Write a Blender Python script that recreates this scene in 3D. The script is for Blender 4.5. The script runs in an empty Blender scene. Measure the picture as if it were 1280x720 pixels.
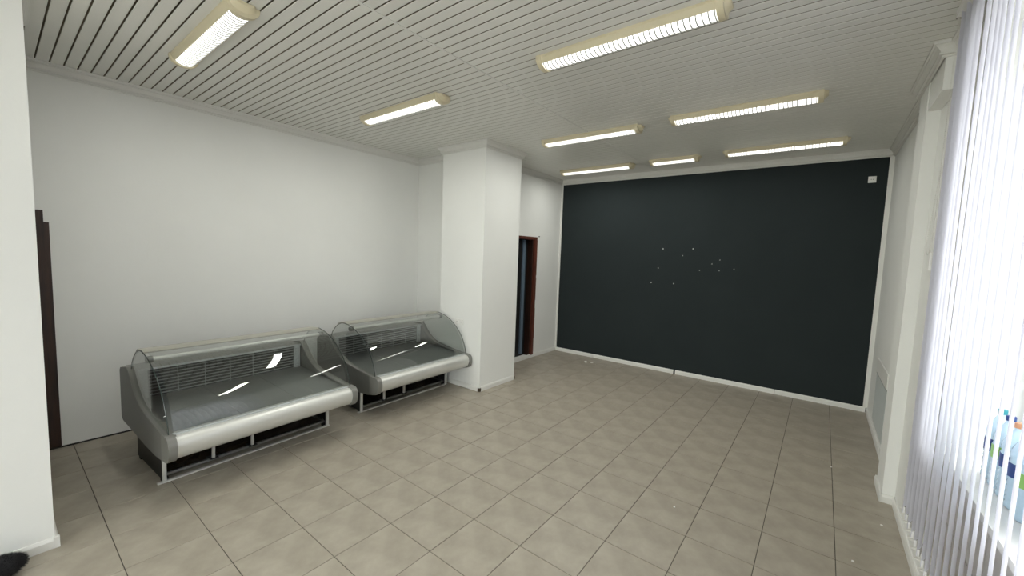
import bpy, bmesh, math, random
from mathutils import Matrix, Vector
random.seed(7)
SC = bpy.context.scene
COL = SC.collection
PI = math.pi

# ------------------------------------------------------------------ camera
H = 1.852                                  # camera height
YAW, PITCH, ROLL, FPX = -0.655074, -0.082720, 0.035761, 503.8
fw = Vector((math.sin(YAW)*math.cos(PITCH), math.cos(YAW)*math.cos(PITCH), math.sin(PITCH)))
rt = Vector((math.cos(YAW), -math.sin(YAW), 0))
up = rt.cross(fw)
r2 = rt*math.cos(ROLL) + up*math.sin(ROLL)
u2 = up*math.cos(ROLL) - rt*math.sin(ROLL)
cam_d = bpy.data.cameras.new('camera')
cam_d.sensor_width = 36.0
cam_d.lens = FPX/1280*36.0
cam_d.clip_start = 0.02
cam = bpy.data.objects.new('camera', cam_d)
COL.objects.link(cam)
cam.matrix_world = Matrix(((r2.x, u2.x, -fw.x, 0), (r2.y, u2.y, -fw.y, 0), (r2.z, u2.z, -fw.z, H), (0, 0, 0, 1)))
SC.camera = cam

# ------------------------------------------------------------------ world (bright overcast day)
SKY_STRENGTH = 3.6
LAMP_STRENGTH = 14.5      # radiance of a lamp's lit face
w = bpy.data.worlds.new('overcast_sky')
SC.world = w
w.use_nodes = True
bg = w.node_tree.nodes['Background']
bg.inputs['Color'].default_value = (0.985, 0.99, 0.975, 1)
bg.inputs['Strength'].default_value = SKY_STRENGTH

SC.cycles.transparent_max_bounces = 32
SC.view_settings.view_transform = 'Standard'
SC.view_settings.look = 'None'
SC.view_settings.exposure = 1.0
SC.view_settings.gamma = 1.0
SC.view_settings.use_curve_mapping = False

# ------------------------------------------------------------------ materials
def srgb(c):
    return tuple(((x/255)/12.92 if x/255 <= 0.04045 else ((x/255+0.055)/1.055)**2.4) for x in c) + (1,)

def mat(name, c, rough=0.5, metal=0.0, noise=0.0, nscale=8.0, bump=0.0, bscale=60.0, spec=0.5, stretch=None, c2=None, emit=None, estr=0.0, trans=0.0):
    m = bpy.data.materials.new(name)
    m.use_nodes = True
    nt = m.node_tree
    b = nt.nodes['Principled BSDF']
    b.inputs['Roughness'].default_value = rough
    b.inputs['Metallic'].default_value = metal
    b.inputs['Specular IOR Level'].default_value = spec
    col = srgb(c)
    b.inputs['Base Color'].default_value = col
    if noise or bump or c2:
        tc = nt.nodes.new('ShaderNodeTexCoord')
        mp = nt.nodes.new('ShaderNodeMapping')
        nt.links.new(tc.outputs['Object'], mp.inputs['Vector'])
        if stretch:
            mp.inputs['Scale'].default_value = stretch
    if noise or c2:
        n = nt.nodes.new('ShaderNodeTexNoise')
        n.inputs['Scale'].default_value = nscale
        n.inputs['Detail'].default_value = 6
        n.inputs['Roughness'].default_value = 0.6
        nt.links.new(mp.outputs['Vector'], n.inputs['Vector'])
        r = nt.nodes.new('ShaderNodeValToRGB')
        r.color_ramp.elements[0].position = 0.3
        r.color_ramp.elements[1].position = 0.7
        d = srgb(c2) if c2 else tuple(max(0, x*(1-noise)) for x in col[:3]) + (1,)
        l = col if c2 else tuple(min(1, x*(1+noise)) for x in col[:3]) + (1,)
        r.color_ramp.elements[0].color = d
        r.color_ramp.elements[1].color = l
        nt.links.new(n.outputs['Fac'], r.inputs['Fac'])
        nt.links.new(r.outputs['Color'], b.inputs['Base Color'])
    if bump:
        n2 = nt.nodes.new('ShaderNodeTexNoise')
        n2.inputs['Scale'].default_value = bscale
        n2.inputs['Detail'].default_value = 3
        nt.links.new(mp.outputs['Vector'], n2.inputs['Vector'])
        bp = nt.nodes.new('ShaderNodeBump')
        bp.inputs['Strength'].default_value = bump
        bp.inputs['Distance'].default_value = 0.004
        nt.links.new(n2.outputs['Fac'], bp.inputs['Height'])
        nt.links.new(bp.outputs['Normal'], b.inputs['Normal'])
    if emit:
        b.inputs['Emission Color'].default_value = emit
        b.inputs['Emission Strength'].default_value = estr
    return m

def glass_mat(name, tint, refl_rough=0.0, ior=1.5):
    """thin sheet glass: clear with a Fresnel mirror on top"""
    m = bpy.data.materials.new(name)
    m.use_nodes = True
    nt = m.node_tree
    nt.nodes.remove(nt.nodes['Principled BSDF'])
    out = nt.nodes['Material Output']
    fr = nt.nodes.new('ShaderNodeFresnel')
    ge = nt.nodes.new('ShaderNodeNewGeometry')          # same reflectance on both faces of the sheet
    mr = nt.nodes.new('ShaderNodeMapRange')
    mr.inputs['To Min'].default_value = ior; mr.inputs['To Max'].default_value = 1/ior
    nt.links.new(ge.outputs['Backfacing'], mr.inputs['Value'])
    nt.links.new(mr.outputs['Result'], fr.inputs['IOR'])
    tr = nt.nodes.new('ShaderNodeBsdfTransparent'); tr.inputs['Color'].default_value = tint
    gl = nt.nodes.new('ShaderNodeBsdfGlossy'); gl.inputs['Roughness'].default_value = refl_rough
    mx = nt.nodes.new('ShaderNodeMixShader')
    nt.links.new(fr.outputs['Fac'], mx.inputs['Fac'])
    nt.links.new(tr.outputs['BSDF'], mx.inputs[1])
    nt.links.new(gl.outputs['BSDF'], mx.inputs[2])
    nt.links.new(mx.outputs['Shader'], out.inputs['Surface'])
    return m

def translucent_mat(name, c, amount):
    m = bpy.data.materials.new(name)
    m.use_nodes = True
    nt = m.node_tree
    nt.nodes.remove(nt.nodes['Principled BSDF'])
    out = nt.nodes['Material Output']
    tc = nt.nodes.new('ShaderNodeTexCoord')
    n = nt.nodes.new('ShaderNodeTexNoise'); n.inputs['Scale'].default_value = 60
    nt.links.new(tc.outputs['Object'], n.inputs['Vector'])
    r = nt.nodes.new('ShaderNodeValToRGB')
    col = srgb(c)
    r.color_ramp.elements[0].color = tuple(x*0.95 for x in col[:3]) + (1,)
    r.color_ramp.elements[1].color = col
    nt.links.new(n.outputs['Fac'], r.inputs['Fac'])
    d = nt.nodes.new('ShaderNodeBsdfDiffuse'); t = nt.nodes.new('ShaderNodeBsdfTranslucent')
    nt.links.new(r.outputs['Color'], d.inputs['Color']); nt.links.new(r.outputs['Color'], t.inputs['Color'])
    mx = nt.nodes.new('ShaderNodeMixShader'); mx.inputs['Fac'].default_value = amount
    nt.links.new(d.outputs['BSDF'], mx.inputs[1]); nt.links.new(t.outputs['BSDF'], mx.inputs[2])
    nt.links.new(mx.outputs['Shader'], out.inputs['Surface'])
    return m

M = {}
M['wall'] = mat('white_wall_paint', (232, 232, 228), 0.75, noise=0.02, nscale=1.2, bump=0.12, bscale=45)
M['dark'] = mat('charcoal_wall_paint', (45, 51, 52), 0.85, noise=0.05, nscale=1.5, bump=0.1, bscale=40, spec=0.08)
M['trim'] = mat('white_trim', (226, 225, 220), 0.45, noise=0.015, nscale=5)
M['cornice'] = mat('white_cornice', (222, 221, 216), 0.6, noise=0.015, nscale=5)
M['slat'] = mat('white_ceiling_slat', (222, 221, 215), 0.3, noise=0.015, nscale=3, spec=0.35)
M['slat_back'] = mat('dark_ceiling_void', (126, 117, 98), 0.95, noise=0.1)
M['tile'] = mat('greige_floor_tile', (172, 164, 150), 0.42, c2=(146, 138, 124), nscale=4.5, bump=0.05, bscale=30, spec=0.4)
M['grout'] = mat('dark_grout', (84, 78, 70), 0.9, noise=0.15, nscale=20)
M['brown'] = mat('brown_door_wood', (62, 38, 26), 0.5, c2=(30, 18, 13), nscale=6, stretch=(6, 6, 0.6))
M['brown_red'] = mat('red_brown_door_wood', (112, 58, 42), 0.5, c2=(66, 32, 24), nscale=6, stretch=(6, 6, 0.6))
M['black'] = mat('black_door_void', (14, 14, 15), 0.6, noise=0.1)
M['blue_glass'] = mat('slate_blue_door_panel', (96, 112, 128), 0.35, noise=0.05)
M['cream'] = mat('aged_cream_plastic', (214, 204, 174), 0.4, noise=0.03, nscale=6)
M['glow'] = mat('lamp_diffuser', (250, 250, 245), 0.4, emit=(1.0, 0.985, 0.93, 1), estr=0.85)
M['blade'] = mat('lamp_louvre_blade', (150, 152, 150), 0.5, noise=0.02)
M['plastic'] = mat('white_socket_plastic', (232, 231, 226), 0.35, noise=0.02)
M['hole'] = mat('socket_hole', (70, 68, 66), 0.6, noise=0.05)
M['chalk'] = mat('white_plaster', (235, 233, 228), 0.8, noise=0.05, nscale=40)
M['silver'] = mat('brushed_aluminium', (214, 214, 209), 0.38, metal=0.45, noise=0.03, nscale=30, stretch=(30, 0.6, 30))
M['steel'] = mat('stainless_steel', (150, 153, 150), 0.3, metal=0.9, noise=0.05, nscale=8, stretch=(1, 8, 1))
M['tray'] = mat('grey_display_deck', (134, 136, 134), 0.38, metal=0.5, noise=0.05, nscale=6)
M['greypl'] = mat('grey_plastic', (104, 104, 100), 0.35, noise=0.04, nscale=8)
M['greycap'] = mat('grey_plastic_cap', (122, 121, 116), 0.3, noise=0.03, nscale=8)
M['blackpl'] = mat('black_coated_panel', (22, 21, 20), 0.5, noise=0.1)
M['darkgrille'] = mat('dark_grille_back', (36, 38, 38), 0.5, noise=0.05)
M['greyslat'] = mat('grey_grille_slat', (150, 154, 153), 0.4, noise=0.03)
M['palegrille'] = mat('pale_grille', (188, 192, 192), 0.45, noise=0.03)
M['basebrown'] = mat('brown_shelf_board', (72, 62, 52), 0.25, noise=0.1)
M['glass'] = glass_mat('smoky_case_glass', (0.91, 0.922, 0.915, 1), ior=1.68)
M['edge'] = mat('glass_edge', (40, 52, 48), 0.2, noise=0.05)
M['topglass'] = mat('warm_grey_canopy', (168, 166, 154), 0.3, metal=0.2, noise=0.03)
M['pane'] = glass_mat('window_pane', (0.95, 0.97, 0.96, 1))
M['blind'] = translucent_mat('white_blind_fabric', (236, 236, 245), 0.33)
M['frame'] = mat('white_window_frame', (232, 231, 230), 0.4, noise=0.02)
M['rust'] = mat('rusty_brown_hinge', (168, 120, 92), 0.7, c2=(214, 190, 172), nscale=60)
M['sill'] = mat('white_sill', (236, 234, 230), 0.4, noise=0.03)
M['walltile'] = mat('white_wall_tile', (214, 209, 203), 0.35, noise=0.04, nscale=6)
M['water'] = mat('pale_blue_bottle', (196, 220, 235), 0.12, noise=0.06, nscale=14)
M['blue'] = mat('blue_label', (36, 64, 128), 0.4, noise=0.05)
M['green'] = mat('green_label', (140, 190, 96), 0.4, noise=0.05)
M['teal'] = mat('teal_cap', (40, 140, 150), 0.4, noise=0.05)
M['orange'] = mat('orange_cap', (206, 150, 112), 0.4, noise=0.05)
M['rad'] = mat('pale_radiator_enamel', (190, 194, 192), 0.4, noise=0.02)
M['fur'] = mat('black_fur', (14, 13, 17), 0.8, noise=0.3, nscale=50)
M['pave'] = mat('pale_pavement', (190, 188, 184), 0.9, noise=0.08, nscale=2)
M['facade'] = mat('pale_grey_facade', (172, 172, 180), 0.9, noise=0.05, nscale=2)
M['facade2'] = mat('lavender_grey_facade', (120, 120, 134), 0.9, noise=0.05, nscale=2)
M['chip'] = mat('chipped_tan_casing', (168, 140, 118), 0.8, c2=(110, 80, 62), nscale=30)
M['bead'] = mat('white_bead_chain', (222, 220, 214), 0.4, noise=0.02)

# ------------------------------------------------------------------ mesh helpers
def box(bm, x0, x1, y0, y1, z0, z1, bev=0.0):
    vs = [bm.verts.new((x, y, z)) for x in (x0, x1) for y in (y0, y1) for z in (z0, z1)]
    q = [(0, 1, 3, 2), (4, 6, 7, 5), (0, 4, 5, 1), (2, 3, 7, 6), (0, 2, 6, 4), (1, 5, 7, 3)]
    fs = [bm.faces.new([vs[i] for i in f]) for f in q]
    if bev:
        es = list({e for f in fs for e in f.edges})
        bmesh.ops.bevel(bm, geom=es, offset=bev, segments=2, affect='EDGES', profile=0.5)
    return bm

def prism(bm, pts, a0, a1, axis='y'):
    """closed outline pts extruded from a0 to a1; axis y: pts=(x,z); axis x: pts=(y,z); axis z: pts=(x,y)"""
    def P(p, a):
        return {'y': (p[0], a, p[1]), 'x': (a, p[0], p[1]), 'z': (p[0], p[1], a)}[axis]
    A = [bm.verts.new(P(p, a0)) for p in pts]
    B = [bm.verts.new(P(p, a1)) for p in pts]
    n = len(pts)
    for i in range(n):
        j = (i+1) % n
        bm.faces.new((A[i], A[j], B[j], B[i]))
    bm.faces.new(list(reversed(A))); bm.faces.new(B)
    bmesh.ops.recalc_face_normals(bm, faces=bm.faces)
    return bm

def sheet(bm, pts, a0, a1, t):
    """curved sheet: open polyline pts (x,z) thickened by t and extruded along y"""
    out = []
    for i, p in enumerate(pts):
        a = pts[max(0, i-1)]; b = pts[min(len(pts)-1, i+1)]
        d = Vector((b[0]-a[0], b[1]-a[1])).normalized()
        out.append((p[0]-d.y*t, p[1]+d.x*t))
    return prism(bm, list(pts) + out[::-1], a0, a1)

def cyl(bm, p, q, r, n=12, r_end=None):
    p = Vector(p); q = Vector(q); d = (q-p).normalized()
    a = d.orthogonal().normalized(); b = d.cross(a)
    re = r if r_end is None else r_end
    A = [bm.verts.new(p + (a*math.cos(2*PI*i/n) + b*math.sin(2*PI*i/n))*r) for i in range(n)]
    B = [bm.verts.new(q + (a*math.cos(2*PI*i/n) + b*math.sin(2*PI*i/n))*re) for i in range(n)]
    for i in range(n):
        bm.faces.new((A[i], A[(i+1) % n], B[(i+1) % n], B[i]))
    bm.faces.new(A[::-1]); bm.faces.new(B)
    return bm

def tube(bm, pts, r, n=8):
    pts = [Vector(p) for p in pts]
    rings = []
    for i, p in enumerate(pts):
        d = (pts[min(i+1, len(pts)-1)] - pts[max(i-1, 0)]).normalized()
        a = d.cross(Vector((0.13, 0.27, 0.95)))
        a = a.normalized() if a.length > 1e-3 else d.orthogonal().normalized()
        b = d.cross(a)
        rings.append([bm.verts.new(p + (a*math.cos(2*PI*k/n) + b*math.sin(2*PI*k/n))*r) for k in range(n)])
    for A, B in zip(rings, rings[1:]):
        for k in range(n):
            bm.faces.new((A[k], A[(k+1) % n], B[(k+1) % n], B[k]))
    bm.faces.new(rings[0][::-1]); bm.faces.new(rings[-1])
    return bm

def lathe(bm, prof, c=(0, 0, 0), n=14):
    rings = []
    for r, z in prof:
        rings.append([bm.verts.new((c[0]+r*math.cos(2*PI*k/n), c[1]+r*math.sin(2*PI*k/n), c[2]+z)) for k in range(n)])
    for A, B in zip(rings, rings[1:]):
        for k in range(n):
            bm.faces.new((A[k], A[(k+1) % n], B[(k+1) % n], B[k]))
    bm.faces.new(rings[0][::-1]); bm.faces.new(rings[-1])
    return bm

def mesh_of(name, bm, m, smooth=None):
    bmesh.ops.recalc_face_normals(bm, faces=bm.faces)
    me = bpy.data.meshes.new(name)
    bm.to_mesh(me); bm.free()
    me.materials.append(M[m])
    if smooth:
        me.polygons.foreach_set('use_smooth', [True]*len(me.polygons))
        try:
            me.set_sharp_from_angle(angle=math.radians(smooth))
        except Exception:
            pass
    return me

def obj(name, bm, m, parent=None, smooth=None, loc=None):
    o = bpy.data.objects.new(name, mesh_of(name, bm, m, smooth) if isinstance(bm, bmesh.types.BMesh) else bm)
    COL.objects.link(o)
    if parent: o.parent = parent
    if loc: o.location = loc
    return o

def NB(): return bmesh.new()
def BX(*a, **k): return box(NB(), *a, **k)

def tag(o, label, cat, group=None, kind=None):
    o['label'] = label; o['category'] = cat
    if group: o['group'] = group
    if kind: o['kind'] = kind
    return o

def empty(name, loc=(0, 0, 0), rz=0.0):
    o = bpy.data.objects.new(name, None); COL.objects.link(o)
    o.empty_display_size = 0.1
    o.location = loc; o.rotation_euler = (0, 0, rz)
    return o

def struct(name, bm, m, label, cat, smooth=None):
    o = obj(name, bm, m, None, smooth)
    return tag(o, label, cat, kind='structure')

def copy_tree(o, parent=None):
    c = o.copy(); COL.objects.link(c); c.parent = parent
    for ch in list(o.children):
        copy_tree(ch, c)
    return c

# ------------------------------------------------------------------ room measures
XL = -5.235           # left wall
YD = 6.79             # dark far wall
XR = 0.585            # right (window) wall
XDW = -4.09           # wall with the far doorway
ZC = 3.295            # ceiling
YB = -1.9             # wall behind the camera
CX0, CX1, CY0, CY1 = -4.33, -3.53, 3.953, 4.715      # column
YN = 4.27             # nook wall
T = 0.15

# floor: grout slab plus single tiles
floor = struct('floor', BX(XL-T, XR+T, YB-T, YD+T, -0.12, -0.0035), 'grout', 'greige square ceramic tile floor with thin dark joints', 'floor')
PT, X0, Y0 = 0.4, -0.995, 0.395
G = 0.0022
def tile_bm(a, b, c, d):
    bm = NB()
    ch = 0.0015
    lo = [(a, c), (b, c), (b, d), (a, d)]
    hi = [(a+ch, c+ch), (b-ch, c+ch), (b-ch, d-ch), (a+ch, d-ch)]
    V0 = [bm.verts.new((x, y, -0.01)) for x, y in lo]
    V1 = [bm.verts.new((x, y, -ch)) for x, y in lo]
    V2 = [bm.verts.new((x, y, 0)) for x, y in hi]
    for A, B in ((V0, V1), (V1, V2)):
        for i in range(4):
            bm.faces.new((A[i], A[(i+1) % 4], B[(i+1) % 4], B[i]))
    bm.faces.new(V2)
    return bm
full = mesh_of('tile', tile_bm(-PT/2+G, PT/2-G, -PT/2+G, PT/2-G), 'tile')
hidden_tiles = NB()
for i in range(-11, 4):
    for j in range(-6, 17):
        a, b = X0+i*PT, X0+(i+1)*PT
        c, d = Y0+j*PT, Y0+(j+1)*PT
        ca, cb, cc, cd = max(a, XL), min(b, XR), max(c, YB), min(d, YD)
        if cb-ca < 0.02 or cd-cc < 0.02: continue
        if cb < XDW-0.01 and cc > YN: continue
        if ca > CX0+0.0 and cb < CX1 and cc > CY0 and cd < CY1: continue
        if d < -0.1 or (b < -3.6 and d < 0.2):                     # behind or beside the camera, out of the picture
            bmt = tile_bm(ca+G, cb-G, cc+G, cd-G)
            tmp = bpy.data.meshes.new('tmp'); bmt.to_mesh(tmp); bmt.free(); hidden_tiles.from_mesh(tmp); bpy.data.meshes.remove(tmp)
            continue
        if (ca, cb, cc, cd) == (a, b, c, d):
            o = obj('tile', full, None, floor, loc=((a+b)/2, (c+d)/2, -random.random()*0.0006))
            o.rotation_euler = (random.uniform(-1, 1)*0.0012, random.uniform(-1, 1)*0.0012, 0)
        else:
            o = obj('tile', tile_bm(ca+G, cb-G, cc+G, cd-G), 'tile', floor)
ht = obj('tile_field', hidden_tiles, 'tile', floor); ht['kind'] = 'stuff'

# ceiling: dark void plus single slats
ceiling = struct('ceiling', BX(XL-T, XR+T, YB-T, YD+T, ZC+0.018, ZC+0.1), 'slat_back', 'white glossy slatted ceiling of narrow metal strips', 'ceiling')
PS = 0.0797
def slat_bm(x0, x1):
    hw = PS/2 - 0.0048
    pr = [(-hw, 0.003), (-hw+0.003, 0.0), (hw-0.003, 0.0), (hw, 0.003), (hw-0.001, 0.004), (-hw+0.001, 0.004)]
    return prism(NB(), pr, x0, x1, 'x')
SEAM = -2.28
sl_l = mesh_of('slat', slat_bm(XL+0.002, SEAM-0.002), 'slat')
sl_r = mesh_of('slat', slat_bm(SEAM+0.002, XR-0.0), 'slat')
y = 0.296 + PS/2 - PS*27
while y < YD-0.03:
    for me in (sl_l, sl_r):
        o = obj('slat', me, None, ceiling, loc=(0, y, ZC))
        o.rotation_euler = (random.uniform(-1, 1)*0.004, 0, 0)
    y += PS
obj('joint_strip', BX(SEAM-0.009, SEAM+0.009, YB, YD, ZC-0.004, ZC+0.004), 'cornice', ceiling)

# ---- walls
def boxes(lst):
    bm = NB()
    for b in lst: box(bm, *b)
    return bm
DY0, DY1, DZ = -0.62, 0.325, 2.085      # left doorway
struct('wall_left', boxes([(XL-T, XL, DY1, YN+T, 0, ZC), (XL-T, XL, YB-T, DY0, 0, ZC), (XL-T, XL, DY0, DY1, DZ, ZC)]), 'wall', 'long plain white painted wall behind the display cases', 'wall')
struct('wall_nook', BX(XL, CX0, YN, YN+T, 0, ZC), 'wall', 'narrow white wall strip left of the square column', 'wall')
PYS, PYE, PDZ = 5.25, 6.0, 2.175        # far doorway
wd = struct('wall_door_side', boxes([(XDW-T, XDW, CY1-0.2, PYS, 0, ZC), (XDW-T, XDW, PYE, YD+T, 0, ZC), (XDW-T, XDW, PYS, PYE, PDZ, ZC), (XDW-T, XDW, PYS, PYE, 0, 0.04)]), 'wall', 'short white wall with the dark doorway behind the column', 'wall')
wall_far = struct('wall_far', BX(XDW, XR+T, YD, YD+T, 0, ZC), 'dark', 'large charcoal grey painted end wall', 'wall')
struct('wall_column', BX(CX0, CX1, CY0, CY1, 0, ZC), 'wall', 'square white column beside the second display case', 'column')
PX0, PX1, PY0, PY1 = -4.33, -3.53, -0.57, 0.17
struct('wall_pillar', BX(PX0, PX1, PY0, PY1, 0, ZC), 'wall', 'near white pillar at the left edge of the view', 'column')
BX0, BX1, BZ0, BZ1 = -2.6, 0.2, 0.12, 2.9      # unseen glazed opening added behind the viewer for its daylight
struct('wall_back', boxes([(XL-T, BX0, YB-T, YB, 0, ZC), (BX1, XR+T, YB-T, YB, 0, ZC), (BX0, BX1, YB-T, YB, BZ1, ZC), (BX0, BX1, YB-T, YB, 0, BZ0)]), 'wall', 'white wall with the glazed entrance behind the viewer', 'wall')
# right wall: window opening from WY0 to WY1 above a parapet
WY0, WY1, WZ0, WZ1, XO = -1.55, 3.12, 0.925, 3.08, 0.98
wr = struct('wall_right', boxes([(XR, XO, WY1, YD+T, 0, ZC), (XR, XO, YB-T, WY0, 0, ZC), (XR, XO, WY0, WY1, WZ1, ZC)]), 'wall', 'white side wall between the window and the charcoal wall', 'wall')
par = struct('wall_parapet', BX(XR+0.008, XO, WY0, WY1, 0, WZ0-0.03), 'grout', 'low tiled wall under the window behind the blinds', 'wall')
tl = mesh_of('tile', BX(-0.008, 0.0, -0.098, 0.098, -0.145, 0.145, bev=0.002), 'walltile')
for k in range(23):
    for q in range(3):
        yy = WY1-0.1-k*0.2
        if yy-0.1 < WY0: continue
        obj('tile', tl, None, par, loc=(XR+0.008, yy, 0.15+q*0.298))
struct('wall_pilaster', BX(0.508, XR, 4.262, 4.60, 0, ZC), 'wall', 'shallow white pilaster on the right wall', 'pilaster')
struct('wall_bulkhead', BX(0.515, XR, 3.80, 4.262, 3.005, ZC), 'wall', 'small white boxed beam above the pilaster by the blinds', 'beam')

# ---- cornices (crown profile: p = out from the wall, z down from the ceiling)
CP = [(0, 0), (0.062, 0), (0.062, -0.016), (0.050, -0.018), (0.050, -0.026), (0.040, -0.032), (0.026, -0.050), (0.022, -0.060), (0.030, -0.064), (0.030, -0.074), (0.014, -0.076), (0.014, -0.088), (0, -0.088)]
def cornice(bm, a, b, n, s=1.0, ea=0.0, eb=0.0):
    """run a cornice from a to b (x,y); n = outward normal; ea/eb: mitre (+1 outside corner, -1 inside corner, 0 square)"""
    a = Vector(a); b = Vector(b); n = Vector(n); d = (b-a).normalized()
    A = []; B = []
    for p, z in CP:
        pa = a + n*p*s - d*p*s*ea; pb = b + n*p*s + d*p*s*eb
        A.append(bm.verts.new((pa.x, pa.y, ZC + z*s))); B.append(bm.verts.new((pb.x, pb.y, ZC + z*s)))
    k = len(CP)
    for i in range(k):
        bm.faces.new((A[i], A[(i+1) % k], B[(i+1) % k], B[i]))
    bm.faces.new(A[::-1]); bm.faces.new(B)
    return bm
bm = NB()
cornice(bm, (XL, YB), (XL, YN), (1, 0), eb=-1)
cornice(bm, (XL, YN), (CX0, YN), (0, -1), ea=-1)
struct('trim_1', bm, 'cornice', 'white crown moulding along the top of the long left wall', 'moulding')
bm = NB()
cornice(bm, (CX0, CY0), (CX1, CY0), (0, -1), ea=1, eb=1)
cornice(bm, (CX1, CY0), (CX1, CY1), (1, 0), ea=1, eb=1)
cornice(bm, (CX0, YN), (CX0, CY0), (-1, 0), ea=0, eb=1)
cornice(bm, (CX1, CY1), (XDW, CY1), (0, 1), ea=1, eb=-1)
struct('trim_2', bm, 'cornice', 'white crown moulding around the top of the square column', 'moulding')
bm = NB()
cornice(bm, (XDW, CY1), (XDW, YD), (1, 0), ea=-1, eb=-1)
cornice(bm, (XDW, YD), (XR, YD), (0, -1), ea=-1, eb=-1)
cornice(bm, (XR, YD), (XR, 4.60), (-1, 0), ea=-1, eb=-1)
struct('trim_3', bm, 'cornice', 'white crown moulding along the top of the charcoal wall', 'moulding')
bm = NB()
cornice(bm, (XR, 4.60), (0.508, 4.60), (0, 1), ea=0, eb=1)
cornice(bm, (0.508, 4.60), (0.508, 3.80), (-1, 0), ea=1, eb=1)
cornice(bm, (0.508, 3.80), (XR, 3.80), (0, -1), ea=1, eb=-1)
cornice(bm, (XR, 3.80), (XR, WY1), (-1, 0), ea=-1)
struct('trim_4', bm, 'cornice', 'white crown moulding wrapping the pilaster top by the blinds', 'moulding')
bm = NB()
cornice(bm, (PX1, PY0), (PX1, PY1), (1, 0), ea=1, eb=1)
cornice(bm, (PX1, PY1), (PX0, PY1), (0, 1), ea=1, eb=1)
struct('trim_5', bm, 'cornice', 'white crown moulding on top of the near left pillar', 'moulding')
struct('trim_6', BX(XDW, XDW+0.035, YD-0.012, YD, 0.06, ZC-0.08), 'trim', 'white vertical corner strip at the left edge of the charcoal wall', 'trim')
struct('trim_7', BX(XR-0.045, XR, YD-0.012, YD, 0.06, ZC-0.08), 'trim', 'white vertical corner strip at the right edge of the charcoal wall', 'trim')

# ---- baseboards
def bb(bm, a, b, n, h=0.065, t=0.016):
    a = Vector(a); b = Vector(b); n = Vector(n)
    prof = [(0, 0), (t, 0), (t, h*0.72), (t*0.55, h), (0, h)]
    A = []; B = []
    for p, z in prof:
        pa = a+n*p; pb = b+n*p
        A.append(bm.verts.new((pa.x, pa.y, z))); B.append(bm.verts.new((pb.x, pb.y, z)))
    for i in range(5):
        bm.faces.new((A[i], A[(i+1) % 5], B[(i+1) % 5], B[i]))
    bm.faces.new(A[::-1]); bm.faces.new(B)
bbf = empty('baseboard_far', (0, YD, 0)); tag(bbf, 'white baseboard strips along the foot of the charcoal wall', 'baseboard', kind='structure')
for a, b in ((XDW+0.018, -3.25), (-3.246, -1.815), (-1.785, -0.42), (-0.415, XR-0.02)):
    bm = NB(); bb(bm, (a, 0), (b, 0), (0, -1)); obj('baseboard_strip', bm, 'trim', bbf)
obj('joint_clip', BX(-1.815, -1.785, -0.010, 0, 0, 0.05), 'blackpl', bbf)
bm = NB(); bb(bm, (XDW, CY1), (XDW, YD), (1, 0)); struct('baseboard_door_side', bm, 'trim', 'white baseboard below the far doorway wall', 'baseboard')
bbc = empty('baseboard_column', (0, 0, 0)); tag(bbc, 'white baseboard with dark missing corners around the column', 'baseboard', kind='structure')
bm = NB(); bb(bm, (CX0, CY0), (CX1-0.02, CY0), (0, -1)); obj('baseboard_strip', bm, 'trim', bbc)
bm = NB(); bb(bm, (CX1, CY0+0.02), (CX1, CY1-0.02), (1, 0)); obj('baseboard_strip', bm, 'trim', bbc)
obj('corner_clip', BX(CX1-0.022, CX1+0.012, CY0-0.012, CY0+0.022, 0, 0.045), 'basebrown', bbc)
obj('corner_clip', BX(CX1-0.02, CX1+0.012, CY1-0.022, CY1+0.008, 0, 0.045), 'basebrown', bbc)
bm = NB(); bb(bm, (PX1, PY0), (PX1, PY1-0.006), (1, 0)); bb(bm, (PX1, PY1), (PX0, PY1), (0, 1)); box(bm, PX1-0.004, PX1+0.019, PY1-0.006, PY1+0.019, 0, 0.068); struct('baseboard_pillar', bm, 'trim', 'white baseboard around the near left pillar', 'baseboard')
bm = NB()
bb(bm, (XR, YD-0.03), (XR, 4.60), (-1, 0)); bb(bm, (0.508, 4.616), (0.508, 4.246), (-1, 0)); bb(bm, (0.492, 4.262), (XR, 4.262), (0, -1)); bb(bm, (XR, 4.262), (XR, YB), (-1, 0))
struct('baseboard_right', bm, 'trim', 'white baseboard along the window side wall and pilaster', 'baseboard')
obj_ = struct('trim_8', BX(XL, XL+0.004, DY1, YN, 0, 0.014), 'blackpl', 'dark ragged gap where the long left wall meets the floor', 'gap')

# ---- doors
d1 = empty('door_1', (XL, (DY0+DY1)/2, 0)); tag(d1, 'dark brown wooden doorway half hidden by the near pillar', 'door', kind='structure')
yc = (DY0+DY1)/2
def loc(bm, dx, dy, dz=0):
    bmesh.ops.translate(bm, verts=bm.verts, vec=(dx, dy, dz)); return bm
obj('door_frame', loc(boxes([(XL-T, XL+0.012, DY1-0.085, DY1, 0.02, DZ-0.1), (XL-T, XL+0.006, DY1-0.1, DY1-0.03, DZ-0.1, DZ), (XL-T, XL+0.006, DY0, DY1-0.1, DZ-0.07, DZ), (XL-T, XL+0.012, DY0, DY0+0.07, 0, DZ-0.07)]), -XL, -yc), 'brown', d1)
obj('plaster_patch', loc(BX(XL-T, XL, DY1-0.03, DY1, DZ-0.1, DZ), -XL, -yc), 'wall', d1)
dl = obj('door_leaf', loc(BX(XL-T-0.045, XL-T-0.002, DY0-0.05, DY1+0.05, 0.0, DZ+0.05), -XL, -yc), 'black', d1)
obj('door_stop', loc(BX(XL-T+0.06, XL-0.05, DY1-0.11, DY1-0.085, 0.01, DZ-0.12), -XL, -yc), 'brown_red', d1)
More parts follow.
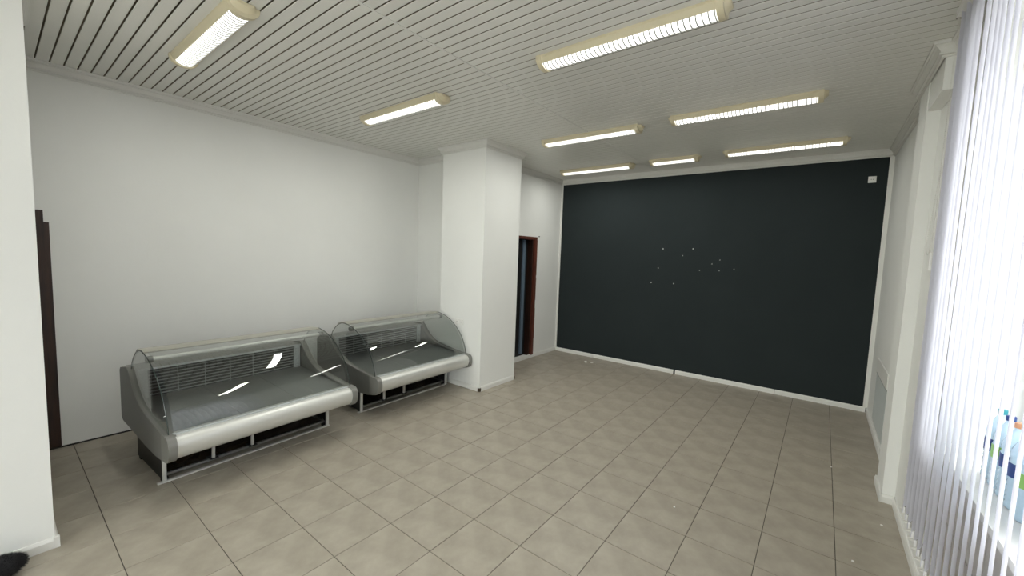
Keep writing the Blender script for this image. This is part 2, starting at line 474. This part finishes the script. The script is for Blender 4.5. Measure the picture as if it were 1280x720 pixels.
obj('latch_plate', loc(BX(XL+0.006, XL+0.009, DY1-0.2, DY1-0.125, DZ-0.04, DZ-0.03), -XL, -yc), 'greypl', d1)
d2 = empty('door_2', (XDW, (PYS+PYE)/2, 0)); tag(d2, 'open doorway with red-brown frame behind the square column', 'door', kind='structure')
yc = (PYS+PYE)/2
obj('door_frame', loc(boxes([(XDW-T, XDW+0.015, PYE-0.075, PYE, 0.04, PDZ), (XDW-T, XDW+0.012, PYS, PYE-0.075, PDZ-0.045, PDZ), (XDW-T, XDW+0.015, PYS, PYS+0.07, 0.04, PDZ-0.045)]), -XDW, -yc), 'brown_red', d2)
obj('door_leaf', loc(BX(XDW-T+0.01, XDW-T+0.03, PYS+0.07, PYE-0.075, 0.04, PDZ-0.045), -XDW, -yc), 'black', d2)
obj('leaf_panel', loc(BX(XDW-T+0.03, XDW-T+0.055, PYE-0.27, PYE-0.19, 0.08, PDZ-0.06), -XDW, -yc), 'blue_glass', d2)
for za, zb in ((0.35, 0.9), (1.05, 1.45), (1.5, 2.12)):
    obj('casing_edge', loc(BX(XDW, XDW+0.010, PYE, PYE+0.016, za, zb), -XDW, -yc), 'chip', d2)
obj('inner_jamb', loc(BX(XDW-T+0.03, XDW-0.02, PYE-0.10, PYE-0.075, 0.04, PDZ-0.045), -XDW, -yc), 'brown', d2)

# ---- window behind the blinds
wn = empty('window_1', (0.9, (WY0+WY1)/2, WZ0)); tag(wn, 'large bright shop window behind the vertical blinds', 'window', kind='structure')
wyc = (WY0+WY1)/2
def wl(bm): return loc(bm, -0.9, -wyc, -WZ0)
obj('window_frame', wl(boxes([(0.86, 0.94, WY0, WY1, WZ0, WZ0+0.07), (0.86, 0.94, WY0, WY1, WZ1-0.07, WZ1), (0.86, 0.94, WY0, WY0+0.07, WZ0+0.07, WZ1-0.07), (0.86, 0.94, WY1-0.07, WY1, WZ0+0.07, WZ1-0.07)])), 'frame', wn)
nm = 3
edges = [WY0+0.07 + (WY1-WY0-0.14)*k/nm for k in range(nm+1)]
for k in range(1, nm):
    obj('mullion', wl(BX(0.865, 0.935, edges[k]-0.04, edges[k]+0.04, WZ0+0.07, WZ1-0.07)), 'frame', wn)
for k in range(nm):
    obj('pane', wl(BX(0.897, 0.903, edges[k]+0.035, edges[k+1]-0.035, WZ0+0.065, WZ1-0.065)), 'pane', wn)
obj('window_sill', wl(BX(XR-0.03, 0.87, WY0, WY1, WZ0-0.03, WZ0)), 'sill', wn)
obj('reveal_post', wl(BX(XR-0.012, XR+0.03, WY1-0.012, WY1, WZ0, WZ1)), 'frame', wn)
for zz in (2.45, 1.68):
    obj('hinge', wl(BX(XR-0.006, XR+0.024, WY1-0.02, WY1-0.012, zz-0.035, zz+0.035)), 'rust', wn)
w2 = empty('window_2', ((BX0+BX1)/2, YB-0.08, BZ0)); tag(w2, 'glazed shop entrance behind the viewer', 'window', kind='structure')  # added opening, out of view, lights the column and left wall
def w2l(bm): return loc(bm, -(BX0+BX1)/2, -(YB-0.08), -BZ0)
obj('window_frame', w2l(boxes([(BX0, BX1, YB-0.11, YB-0.05, BZ0, BZ0+0.06), (BX0, BX1, YB-0.11, YB-0.05, BZ1-0.06, BZ1), (BX0, BX0+0.06, YB-0.11, YB-0.05, BZ0+0.06, BZ1-0.06), (BX1-0.06, BX1, YB-0.11, YB-0.05, BZ0+0.06, BZ1-0.06)])), 'frame', w2)
for k in range(3):
    xa = BX0+0.06 + (BX1-BX0-0.12)*k/3; xb = BX0+0.06 + (BX1-BX0-0.12)*(k+1)/3
    obj('pane', w2l(BX(xa+0.02, xb-0.02, YB-0.083, YB-0.077, BZ0+0.05, BZ1-0.05)), 'pane', w2)
    if k: obj('mullion', w2l(BX(xa-0.03, xa+0.03, YB-0.105, YB-0.055, BZ0+0.06, BZ1-0.06)), 'frame', w2)
obj_ = struct('ground_outside', boxes([(XO, 30, -25, 30, -0.5, -0.4), (-30, XO, -25, YB-T, -0.5, -0.4)]), 'pave', 'pale pavement outside the window', 'pavement')
struct('wall_opposite', BX(12, 12.3, -20, 9.3, -0.4, 9.0), 'facade', 'pale building wall across the street outside the window', 'building wall')  # added out of view, blocks part of the sky from the window
struct('wall_outside', BX(XO+0.4, 12, 9.0, 9.3, -0.4, 9.0), 'facade2', 'lavender grey building wall seen outside through the blinds', 'building wall')  # added behind the slats to tone down the bright outdoors

# ------------------------------------------------------------------ ceiling lamps
def make_lamp(L):
    root = empty('ceiling_lamp')
    hw = 0.085
    # housing: shallow cream trough against the ceiling (section in y,z)
    arc = [(hw*math.cos(t), -0.012-0.058*math.sin(t)) for t in [PI*k/16 for k in range(17)]]
    tr = [(-hw, 0), (-hw, -0.016), (-0.064, -0.046), (0.064, -0.046), (hw, -0.016), (hw, 0)]
    obj('housing', prism(NB(), tr[::-1], -L/2+0.02, L/2-0.02, 'x'), 'cream', root, 30)
    for s in (-1, 1):
        cap = [(hw+0.006, 0)] + [((hw+0.006)*math.cos(t), -0.014-0.062*math.sin(t)) for t in [PI*k/14 for k in range(15)]] + [(-hw-0.006, 0)]
        bm = NB(); x0, x1 = s*(L/2-0.055), s*(L/2-0.018)
        prism(bm, cap, min(x0, x1), max(x0, x1), 'x')
        obj('end_cap', bm, 'cream', root, 30)
        tip = [((hw-0.012)*math.cos(t), -0.006-0.048*math.sin(t)) for t in [PI*k/10 for k in range(11)]]
        bm = NB()
        A = [bm.verts.new((s*(L/2-0.018), p[0], p[1])) for p in tip]; B = [bm.verts.new((s*(L/2+0.012), p[0]*0.7, p[1]*0.45)) for p in tip]
        for i in range(10): bm.faces.new((A[i], A[i+1], B[i+1], B[i]))
        bm.faces.new((A[0], B[0], B[-1], A[-1])); bm.faces.new(A); bm.faces.new(B)
        obj('end_tip', bm, 'cream', root, 30)
    dw = 0.058
    da = [(dw*math.cos(t), -0.040-0.030*math.sin(t)) for t in [PI*k/12 for k in range(13)]]
    obj('diffuser', prism(NB(), da, -L/2+0.056, L/2-0.056, 'x'), 'glow', root, 30)
    bm = NB()
    n = int((L-0.13)/0.033)
    ba = [((dw+0.003)*math.cos(t), -0.040-0.034*math.sin(t)) for t in [PI*k/8 for k in range(9)]]
    bi = [((dw-0.001)*math.cos(t), -0.040-0.0295*math.sin(t)) for t in [PI*k/8 for k in range(9)]]
    for k in range(n+1):
        x = -(L-0.13)/2 + (L-0.13)*k/n
        prism(bm, ba + bi[::-1], x-0.003, x+0.003, 'x')
    g = obj('louvre', bm, 'blade', root); g['kind'] = 'stuff'
    ld = bpy.data.lights.new('lamp_light', 'AREA')
    ld.shape = 'RECTANGLE'; ld.size = L-0.12; ld.size_y = 0.11
    ld.energy = LAMP_STRENGTH*PI*ld.size*ld.size_y
    ld.color = (0.985, 1.0, 0.945)
    lo = bpy.data.objects.new('lamp_light', ld); COL.objects.link(lo)
    lo.parent = root; lo.location = (0, 0, -0.078)
    return root
LG = 'ceiling lamps'
lamps = [
    (-3.49, 1.00, 'lit louvred ceiling lamp nearest the long white wall', 1.15),
    (-3.515, 2.63, 'lit ceiling lamp above the gap between the display cases', 1.35),
    (-1.16, 2.585, 'largest lit ceiling lamp nearest the viewer at the top edge', 0.8),
    (-0.723, 4.335, 'lit ceiling lamp right of centre in the middle row', 0.4),
    (-2.31, 4.39, 'lit ceiling lamp just right of the column top', 1.35),
    (-0.515, 5.97, 'lit ceiling lamp nearest the window at the charcoal wall', 0.3),
    (-3.03, 6.05, 'lit ceiling lamp in the left corner by the charcoal wall', 1.0),
]
proto = make_lamp(1.265)
for i, (x, y, lab, fac) in enumerate(lamps):
    o = proto if i == 0 else copy_tree(proto)
    o.location = (x, y, ZC); tag(o, lab, 'lamp', LG)
    for c in o.children:
        if c.type == 'LIGHT':                      # energy scaled per lamp to balance light across the room
            c.data = c.data.copy(); c.data.energy = LAMP_STRENGTH*PI*c.data.size*c.data.size_y*fac
o = make_lamp(0.68); o.location = (-1.80, 6.02, ZC); tag(o, 'short lit ceiling lamp between two long ones by the charcoal wall', 'lamp', LG)

# ------------------------------------------------------------------ refrigerated display cases
CL = 1.46
RIM = [(-0.05, 0.472), (-0.2, 0.487), (-0.35, 0.503), (-0.52, 0.525), (-0.64, 0.55), (-0.74, 0.59), (-0.82, 0.645), (-0.89, 0.715), (-0.94, 0.775), (-0.99, 0.805)]
GLA = [(-0.085, 0.478), (-0.098, 0.54), (-0.125, 0.62), (-0.165, 0.70), (-0.225, 0.78), (-0.30, 0.852), (-0.39, 0.915), (-0.48, 0.956), (-0.56, 0.981), (-0.63, 0.994)]
GLB = [(-0.66, 0.997), (-0.74, 0.990), (-0.81, 0.962), (-0.87, 0.918), (-0.925, 0.86), (-0.955, 0.80)]
RAIL = [(-0.15, 0.312), (-0.09, 0.305), (-0.05, 0.316), (-0.02, 0.342), (-0.004, 0.38), (0, 0.41), (-0.006, 0.44), (-0.022, 0.466), (-0.05, 0.480), (-0.09, 0.484), (-0.15, 0.480)]
U0, V0 = -0.7, CL/2                     # local origin: middle of the foot print
def make_case():
    root = empty('display_case')
    def add(name, bm, m, parent=root, smooth=None):
        bmesh.ops.translate(bm, verts=bm.verts, vec=(-U0, -V0, 0))
        return obj(name, bm, m, parent, smooth)
    side = RIM + [(-1.06, 0.80), (-1.22, 0.77), (-1.245, 0.74), (-1.245, 0.33), (-1.20, 0.305), (-0.9, 0.288), (-0.6, 0.268), (-0.35, 0.262), (-0.2, 0.272), (-0.1, 0.29)]
    for s in (0, 1):
        a, b = (0.0, 0.035) if s == 0 else (CL-0.035, CL)
        sp = add('side_panel', prism(NB(), side, a, b), 'greypl', smooth=25)
        # raised rim band along the upper edge of the side panel
        rp = [(p[0], p[1]) for p in RIM]
        a2, b2 = (-0.008, 0.05) if s == 0 else (CL-0.05, CL+0.008)
        add('rim', sheet(NB(), rp, a2, b2, -0.014), 'greycap', sp, 25)
        cap = [(p[0]*1.0 + (0.012 if p[0] > -0.06 else 0), p[1] + (0.008 if p[1] > 0.41 else -0.008)) for p in RAIL]
        a3, b3 = (-0.012, 0.04) if s == 0 else (CL-0.04, CL+0.012)
        add('bumper_cap', prism(NB(), cap, a3, b3), 'greycap', smooth=40)
        # end glass between rim and arc
        og = GLA + GLB + [(p[0], p[1]+0.004) for p in RIM[::-1][2:-1]]
        c0, c1 = (0.012, 0.018) if s == 0 else (CL-0.018, CL-0.012)
        eg = add('end_glass', prism(NB(), og, c0, c1), 'glass')
        bm = NB(); mid = (c0+c1)/2
        tube(bm, [(p[0]+0.002, mid, p[1]+0.002) for p in GLA + GLB], 0.0035, 6)
        add('glass_edge', bm, 'edge', eg)
    fg = add('front_glass', sheet(NB(), GLA, 0.045, CL-0.045, 0.006), 'glass', smooth=60)
    add('front_rail', prism(NB(), RAIL, 0.04, CL-0.04), 'silver', smooth=40)
    add('rail_lip', BX(-0.10, -0.072, 0.04, CL-0.04, 0.484, 0.492), 'palegrille')
    # canopy: flat top strip, lamp tube and its holders
    add('canopy', prism(NB(), [(-0.63, 0.993), (-0.66, 1.004), (-0.78, 0.998), (-0.82, 0.978), (-0.82, 0.968), (-0.78, 0.986), (-0.66, 0.992), (-0.63, 0.983)], 0.02, CL-0.02), 'topglass', smooth=30)
    bm = NB(); cyl(bm, (-0.572, 0.06, 0.944), (-0.572, CL-0.06, 0.944), 0.020, 14)
    add('light_tube', bm, 'silver', smooth=40)
    for a in (0.02, CL-0.06):
        bm = NB(); cyl(bm, (-0.572, a, 0.944), (-0.572, a+0.04, 0.944), 0.027, 14)
        add('tube_holder', bm, 'greypl', smooth=40)
    # back: panel, grille slats, uprights, top ledge
    gb = add('back_panel', BX(-1.20, -0.975, 0.035, CL-0.035, 0.50, 0.772), 'darkgrille')
    add('back_ledge', BX(-1.20, -0.955, 0.035, CL-0.035, 0.772, 0.782), 'greypl', gb)
    add('ledge_lip', BX(-0.955, -0.95, 0.035, CL-0.035, 0.768, 0.784), 'palegrille', gb)
    for k in range(8):
        z = 0.545 + k*0.0285
        add('grille_slat', BX(-0.975, -0.962, 0.12, CL-0.12, z, z+0.006), 'greyslat', gb)
    for k in range(7):
        v = 0.12 + (CL-0.24)*k/6
        add('grille_upright', BX(-0.970, -0.9605, v-0.0025, v+0.0025, 0.53, 0.76), 'greyslat', gb)
    for v in (0.055, CL-0.115):
        pg = add('vent_panel', BX(-0.975, -0.958, v, v+0.06, 0.53, 0.765), 'palegrille', gb)
        bm = NB()
        for k in range(12):
            box(bm, -0.959, -0.9565, v+0.008, v+0.052, 0.545+k*0.0175, 0.549+k*0.0175)
        # slots of the vent panel
        bmesh.ops.translate(bm, verts=bm.verts, vec=(-U0, -V0, 0))
        obj('vent_slot', bm, 'greyslat', pg if False else gb)
    # deck of three trays
    tw = (CL-0.09)/3
    for k in range(3):
        v0 = 0.045 + tw*k
        add('deck_tray', prism(NB(), [(-0.975, 0.530), (-0.60, 0.512), (-0.14, 0.478), (-0.14, 0.468), (-0.60, 0.50), (-0.975, 0.515)], v0+0.0015, v0+tw-0.0015), 'tray')
    add('tank', prism(NB(), [(-1.235, 0.50), (-0.975, 0.50), (-0.14, 0.462), (-0.14, 0.315), (-0.35, 0.285), (-1.235, 0.32)], 0.036, CL-0.036), 'blackpl')
    # base
    UB0, UB1, Q0, Q1 = -1.05, -0.42, 0.055, CL-0.055
    for a in (Q0, Q1-0.012):
        add('base_side', BX(UB0, UB1, a, a+0.012, 0.02, 0.275), 'blackpl')
    add('base_back', BX(UB0, UB0+0.012, Q0+0.012, Q1-0.012, 0.02, 0.29), 'blackpl')
    add('base_board', BX(UB0+0.012, UB1-0.04, Q0+0.012, Q1-0.012, 0.03, 0.042), 'basebrown')
    for a in (Q0-0.002, Q1-0.022):
        add('leg', BX(UB1, UB1+0.024, a, a+0.024, 0.012, 0.29, bev=0.002), 'silver')
    for v in (0.39, 0.69):
        lg = add('inner_leg', BX(UB1-0.04, UB1-0.018, v, v+0.022, 0.05, 0.29, bev=0.002), 'silver')
        add('foot_plate', BX(UB1-0.09, UB1-0.01, v-0.02, v+0.045, 0.042, 0.05), 'blackpl', lg)
    add('foot_bar', BX(UB1-0.002, UB1+0.026, Q0-0.035, Q1+0.01, 0.0, 0.013, bev=0.002), 'silver')
    add('frame_bar', BX(UB1-0.05, UB1-0.026, Q0+0.012, Q1-0.012, 0.03, 0.05, bev=0.002), 'steel')
    for a in (Q0+0.012, Q1-0.03):
        add('frame_rail', BX(UB0+0.012, UB1-0.05, a, a+0.018, 0.042, 0.058), 'steel')
    for u in (UB0+0.03, UB1-0.05):
        for v in (Q0, Q1-0.04):
            add('foot', BX(u, u+0.04, v, v+0.04, 0.0, 0.03), 'blackpl')
    bm = NB(); box(bm, -0.98, -0.66, 0.95, 1.25, 0.042, 0.25, bev=0.01)
    add('compressor', bm, 'blackpl')
    bm = NB(); tube(bm, [(-0.56, 0.72+0.62*t, 0.24-0.09*math.sin(PI*t)) for t in [k/14 for k in range(15)]], 0.008, 8)
    add('cable', bm, 'blackpl', smooth=60)
    return root
def place_case(o, fx, fy, deg):
    a = math.radians(deg)
    # fx, fy = front left corner (bumper) of the case
    o.rotation_euler = (0, 0, a)
    o.location = (fx + U0*math.cos(a) - V0*math.sin(a), fy + U0*math.sin(a) + V0*math.cos(a), 0)
case1 = make_case()
case2 = copy_tree(case1)
place_case(case1, -3.49, 0.713, 3.0)
place_case(case2, -3.63, 2.468, 1.6)
tag(case1, 'grey glass-fronted refrigerated display case nearer the brown doorway, farther from the column', 'display case', 'display cases')
tag(case2, 'grey glass-fronted refrigerated display case touching the square column', 'display case', 'display cases')

# ------------------------------------------------------------------ vertical blinds
XB = 0.497
bl = empty('vertical_blind', (XB, 3.33, 0.41)); tag(bl, 'white vertical slat blinds hanging in front of the shop window', 'blinds')
def bll(bm): return loc(bm, -XB, -3.33, -0.41)
obj('headrail', bll(BX(XB-0.022, XB+0.022, -1.5, 3.36, ZC-0.042, ZC-0.001, bev=0.003)), 'frame', bl)
obj('rail_end', bll(BX(XB-0.02, XB+0.02, 3.36, 3.372, ZC-0.04, ZC-0.003)), 'brown', bl)
def slat_mesh():
    bm = NB()
    n = 8; wd2 = 0.0475
    zs = (0.41-0.41, 3.24-0.41)
    rows = []
    for z in zs:
        rows.append([bm.verts.new((0.010*(1-(2*k/n-1)**2), -wd2+2*wd2*k/n, z)) for k in range(n+1)])
    for k in range(n):
        bm.faces.new((rows[0][k], rows[0][k+1], rows[1][k+1], rows[1][k]))
    me = bpy.data.meshes.new('slat'); bm.to_mesh(me); bm.free(); me.materials.append(M['blind'])
    me.polygons.foreach_set('use_smooth', [True]*len(me.polygons))
    return me
slm = slat_mesh()
wm = mesh_of('slat_weight', BX(-0.001, 0.0105, -0.043, 0.043, 0.0, 0.035), 'frame')
hk = mesh_of('slat_hook', BX(-0.003, 0.006, -0.006, 0.006, 2.83, 2.85), 'frame')
PBL = 0.091
yv = 3.29; k = 0
while yv > 0.9:          # nearer the viewer the blinds are drawn aside
    # slats stand half open; the far ones are turned a little more to the room
    far = min(1.0, max(0.0, (yv-2.0)/0.5))
    ang = math.radians(14.5 + 2.5*far + random.uniform(-1.2, 1.2))
    s = obj('slat', slm, None, bl, loc=(random.uniform(-0.002, 0.002), yv-3.33, 0))
    s.rotation_euler = (random.uniform(-0.002, 0.002), random.uniform(-0.002, 0.002), -ang)
    for me, nm in ((wm, 'slat_weight'), (hk, 'slat_hook')):
        obj(nm, me, None, s)
    yv -= PBL; k += 1
# bead chain and its weight tag at the far end
ch = NB()
def bead(bm, p, r=0.0032):
    bmesh.ops.create_icosphere(bm, subdivisions=1, radius=r, matrix=Matrix.Translation(p))
pts = []
zz = 3.25
while zz > 2.02:
    pts.append((XB-0.012, 3.345, zz)); pts.append((XB-0.004, 3.325, zz)); zz -= 0.011
for t in range(33):
    a = PI*t/32
    pts.append((XB-0.012, 3.40-0.075*math.cos(a) + 0.03, 2.03-0.09*math.sin(a)))
for t in range(40):
    pts.append((XB-0.012, 3.355 + 0.15*(1-t/40)**1.5*0.95, 2.03+0.011*t))
for p in pts: bead(ch, p)
obj('bead_chain', bll(ch), 'bead', bl)['kind'] = 'stuff'
bm = NB(); cyl(bm, (XB-0.010, 3.352, 1.95), (XB-0.010, 3.352, 2.55), 0.0018, 6)
obj('pull_cord', bll(bm), 'bead', bl)
obj('cord_weight', bll(BX(XB-0.016, XB-0.004, 3.335, 3.375, 1.845, 1.95, bev=0.003)), 'plastic', bl)
bm = NB(); tube(bm, [(XB+0.03*(1 if i % 2 else -1), 3.29-i*PBL/2, 0.425) for i in range(44)], 0.0018, 5)
obj('bottom_chain', bll(bm), 'bead', bl)

# ------------------------------------------------------------------ water bottles on the sill
def make_bottle(capm, labm):
    root = empty('water_bottle')
    prof = [(0.036, 0.0), (0.042, 0.006)]
    for k in range(9):
        z = 0.02 + k*0.021
        prof += [(0.0425, z), (0.0395, z+0.010)]
    prof += [(0.0425, 0.215), (0.040, 0.235), (0.030, 0.262), (0.018, 0.282), (0.014, 0.29), (0.014, 0.302)]
    obj('bottle_body', lathe(NB(), prof, n=12), 'water', root, 50)
    obj('cap', lathe(NB(), [(0.0155, 0.300), (0.0155, 0.318), (0.013, 0.321)], n=12), capm, root, 40)
    obj('label_band', lathe(NB(), [(0.0435, 0.13), (0.0435, 0.185)], n=12), labm, root, 40)
    return root
spots = []
for r in range(7):
    for c in range(2):
        spots.append((0.68+c*0.092, 2.72-r*0.1))
words_y = ['farthest', 'second farthest', 'third farthest', 'middle', 'third nearest', 'second nearest', 'nearest']
pb = {}
for i, (x, y) in enumerate(spots):
    key = [('teal', 'blue'), ('orange', 'blue'), ('blue', 'green')][i % 3]
    if key not in pb:
        o = pb[key] = make_bottle(*key)
    else:
        o = copy_tree(pb[key])
    o.location = (x, y, WZ0); o.rotation_euler = (0, 0, i*0.7)
    side = 'beside the blinds' if i % 2 == 0 else 'against the window glass'
    tag(o, '%s clear blue plastic water bottle of the sill row %s' % (words_y[i//2], side), 'bottle', 'water bottles on the sill')

# ------------------------------------------------------------------ sockets, plugs, crumbs
def socket(name, lab, loc_, rz, double):
    t = empty(name, loc_, rz)
    n = 2 if double else 1
    wd_ = 0.078
    obj('cover_plate', BX(-wd_*n/2, wd_*n/2, -0.012, 0.0, -wd_/2, wd_/2, bev=0.003), 'plastic', t)
    for k in range(n):
        cx = (k-(n-1)/2)*wd_
        bm = NB(); cyl(bm, (cx, -0.0125, 0), (cx, -0.0165, 0), 0.027, 20)
        ins = obj('socket_insert', bm, 'plastic', t)
        bm = NB()
        for sx in (-0.0095, 0.0095): cyl(bm, (cx+sx, -0.0160, 0), (cx+sx, -0.0172, 0), 0.0045, 8)
        obj('socket_hole', bm, 'hole', ins)
    tag(t, lab, 'socket')
socket('wall_socket', 'small white square wall socket high on the charcoal wall', (0.395, YD, 2.945), 0, False)
socket('wall_socket', 'white double wall socket low on the column', (-3.925, CY0, 0.90), 0, True)

for i, (x, z, r) in enumerate([(-1.756, 1.692, 5), (-1.37, 1.70, 5), (-1.494, 1.607, 3.5), (-1.804, 1.427, 3.5), (-1.89, 1.222, 5), (-1.587, 1.227, 4), (-1.273, 1.422, 3), (-1.131, 1.511, 3), (-1.042, 1.565, 3), (-1.042, 1.429, 3), (-0.877, 1.457, 3)]):
    k = 1.2026
    bm = NB(); zc = H + (z-1.54)*k
    cyl(bm, (x*k, YD, zc), (x*k, YD-0.004, zc), r*0.0019, 8, r*0.0013)
    obj('plug_mark', bm, 'chalk', wall_far)
bm = NB(); cyl(bm, (XDW, 6.06, 2.19), (XDW+0.02, 6.06, 2.19), 0.008, 8)
obj('nail', bm, 'hole', wd)

def crumb(loc_, lab, r=0.012):
    bm = NB()
    bmesh.ops.create_icosphere(bm, subdivisions=2, radius=r)
    for v in bm.verts:
        v.co *= random.uniform(0.75, 1.2); v.co.z = max(v.co.z*0.6, -r*0.4)
    bmesh.ops.translate(bm, verts=bm.verts, vec=(0, 0, r*0.4))
    o = obj('plaster_crumb', bm, 'chalk'); o.location = loc_
    tag(o, lab, 'debris', 'white crumbs on the floor')
S = 1.2026
crumb((-2.66*S, 5.30*S, 0), 'larger white plaster crumb left of a pair near the charcoal wall', 0.024)
crumb((-2.575*S, 5.335*S, 0), 'white plaster crumb right of a pair near the charcoal wall', 0.020)
crumb((-0.621*S, 2.557*S, 0), 'tiny white plaster crumb alone in the middle of the floor', 0.008)
crumb((0.167*S, 3.887*S, 0), 'tiny white plaster crumb on a joint near the pilaster', 0.008)
crumb((0.397*S, 3.203*S, 0), 'tiny white plaster crumb beside the right baseboard', 0.008)
crumb((0.243*S, 2.70*S, 0), 'tiny white plaster crumb nearest the bottom right corner', 0.008)

# ------------------------------------------------------------------ radiator on the right wall
rd = empty('radiator', (XR, 5.70, 0.0)); tag(rd, 'pale panel radiator low on the wall beside the charcoal wall', 'radiator')
obj('radiator_body', BX(-0.006, -0.001, -0.44, 0.44, 0.12, 0.662), 'rad', rd)
fm = mesh_of('fin', BX(-0.009, -0.006, -0.012, 0.012, 0.13, 0.655), 'rad')
for k in range(22):
    obj('fin', fm, None, rd, loc=(0, -0.42+k*0.04, 0))
obj('radiator_top', BX(-0.014, -0.001, -0.46, 0.46, 0.672, 0.83, bev=0.003), 'trim', rd)
obj('shadow_gap', BX(-0.011, -0.001, -0.45, 0.45, 0.662, 0.672), 'hole', rd)  # dark bar stands in for the shade under the radiator top

# ------------------------------------------------------------------ black furry stand-in at the pillar foot for an unidentified shape near the lens
bm = NB()
bmesh.ops.create_uvsphere(bm, u_segments=24, v_segments=14, radius=1.0)
for v in bm.verts:
    v.co = Vector((v.co.x*0.11, v.co.y*0.17*(1.0 if v.co.y < 0 else 1.0), v.co.z*0.075+0.075))
base = [(v.co.copy(), v.normal.copy()) for v in bm.verts]
bm2 = NB()
for _ in range(2600):
    z = random.uniform(-0.75, 1); a = random.uniform(0, 2*PI); q = math.sqrt(1-z*z)
    n = Vector((q*math.cos(a), q*math.sin(a), z))
    p = Vector((n.x*0.108, n.y*0.168, n.z*0.073+0.075))
    d = (n + Vector((random.uniform(-.5, .5), random.uniform(-.5, .5), random.uniform(-.5, .3)))).normalized()
    e = p + d*random.uniform(0.01, 0.022)
    e.z = max(e.z, 0.001)
    cyl(bm2, p, e, 0.0012, 3, 0.0003)
fz = empty('furry_bundle', (-3.385, -0.075, 0.0), 0.3)
fz.scale = (0.8, 0.8, 0.8)
tag(fz, 'black fuzzy bundle poking in at the foot of the near pillar', 'fur bundle')
obj('bundle_body', bm, 'fur', fz, 60)
fo = obj('fur_hair', bm2, 'fur', fz); fo['kind'] = 'stuff'
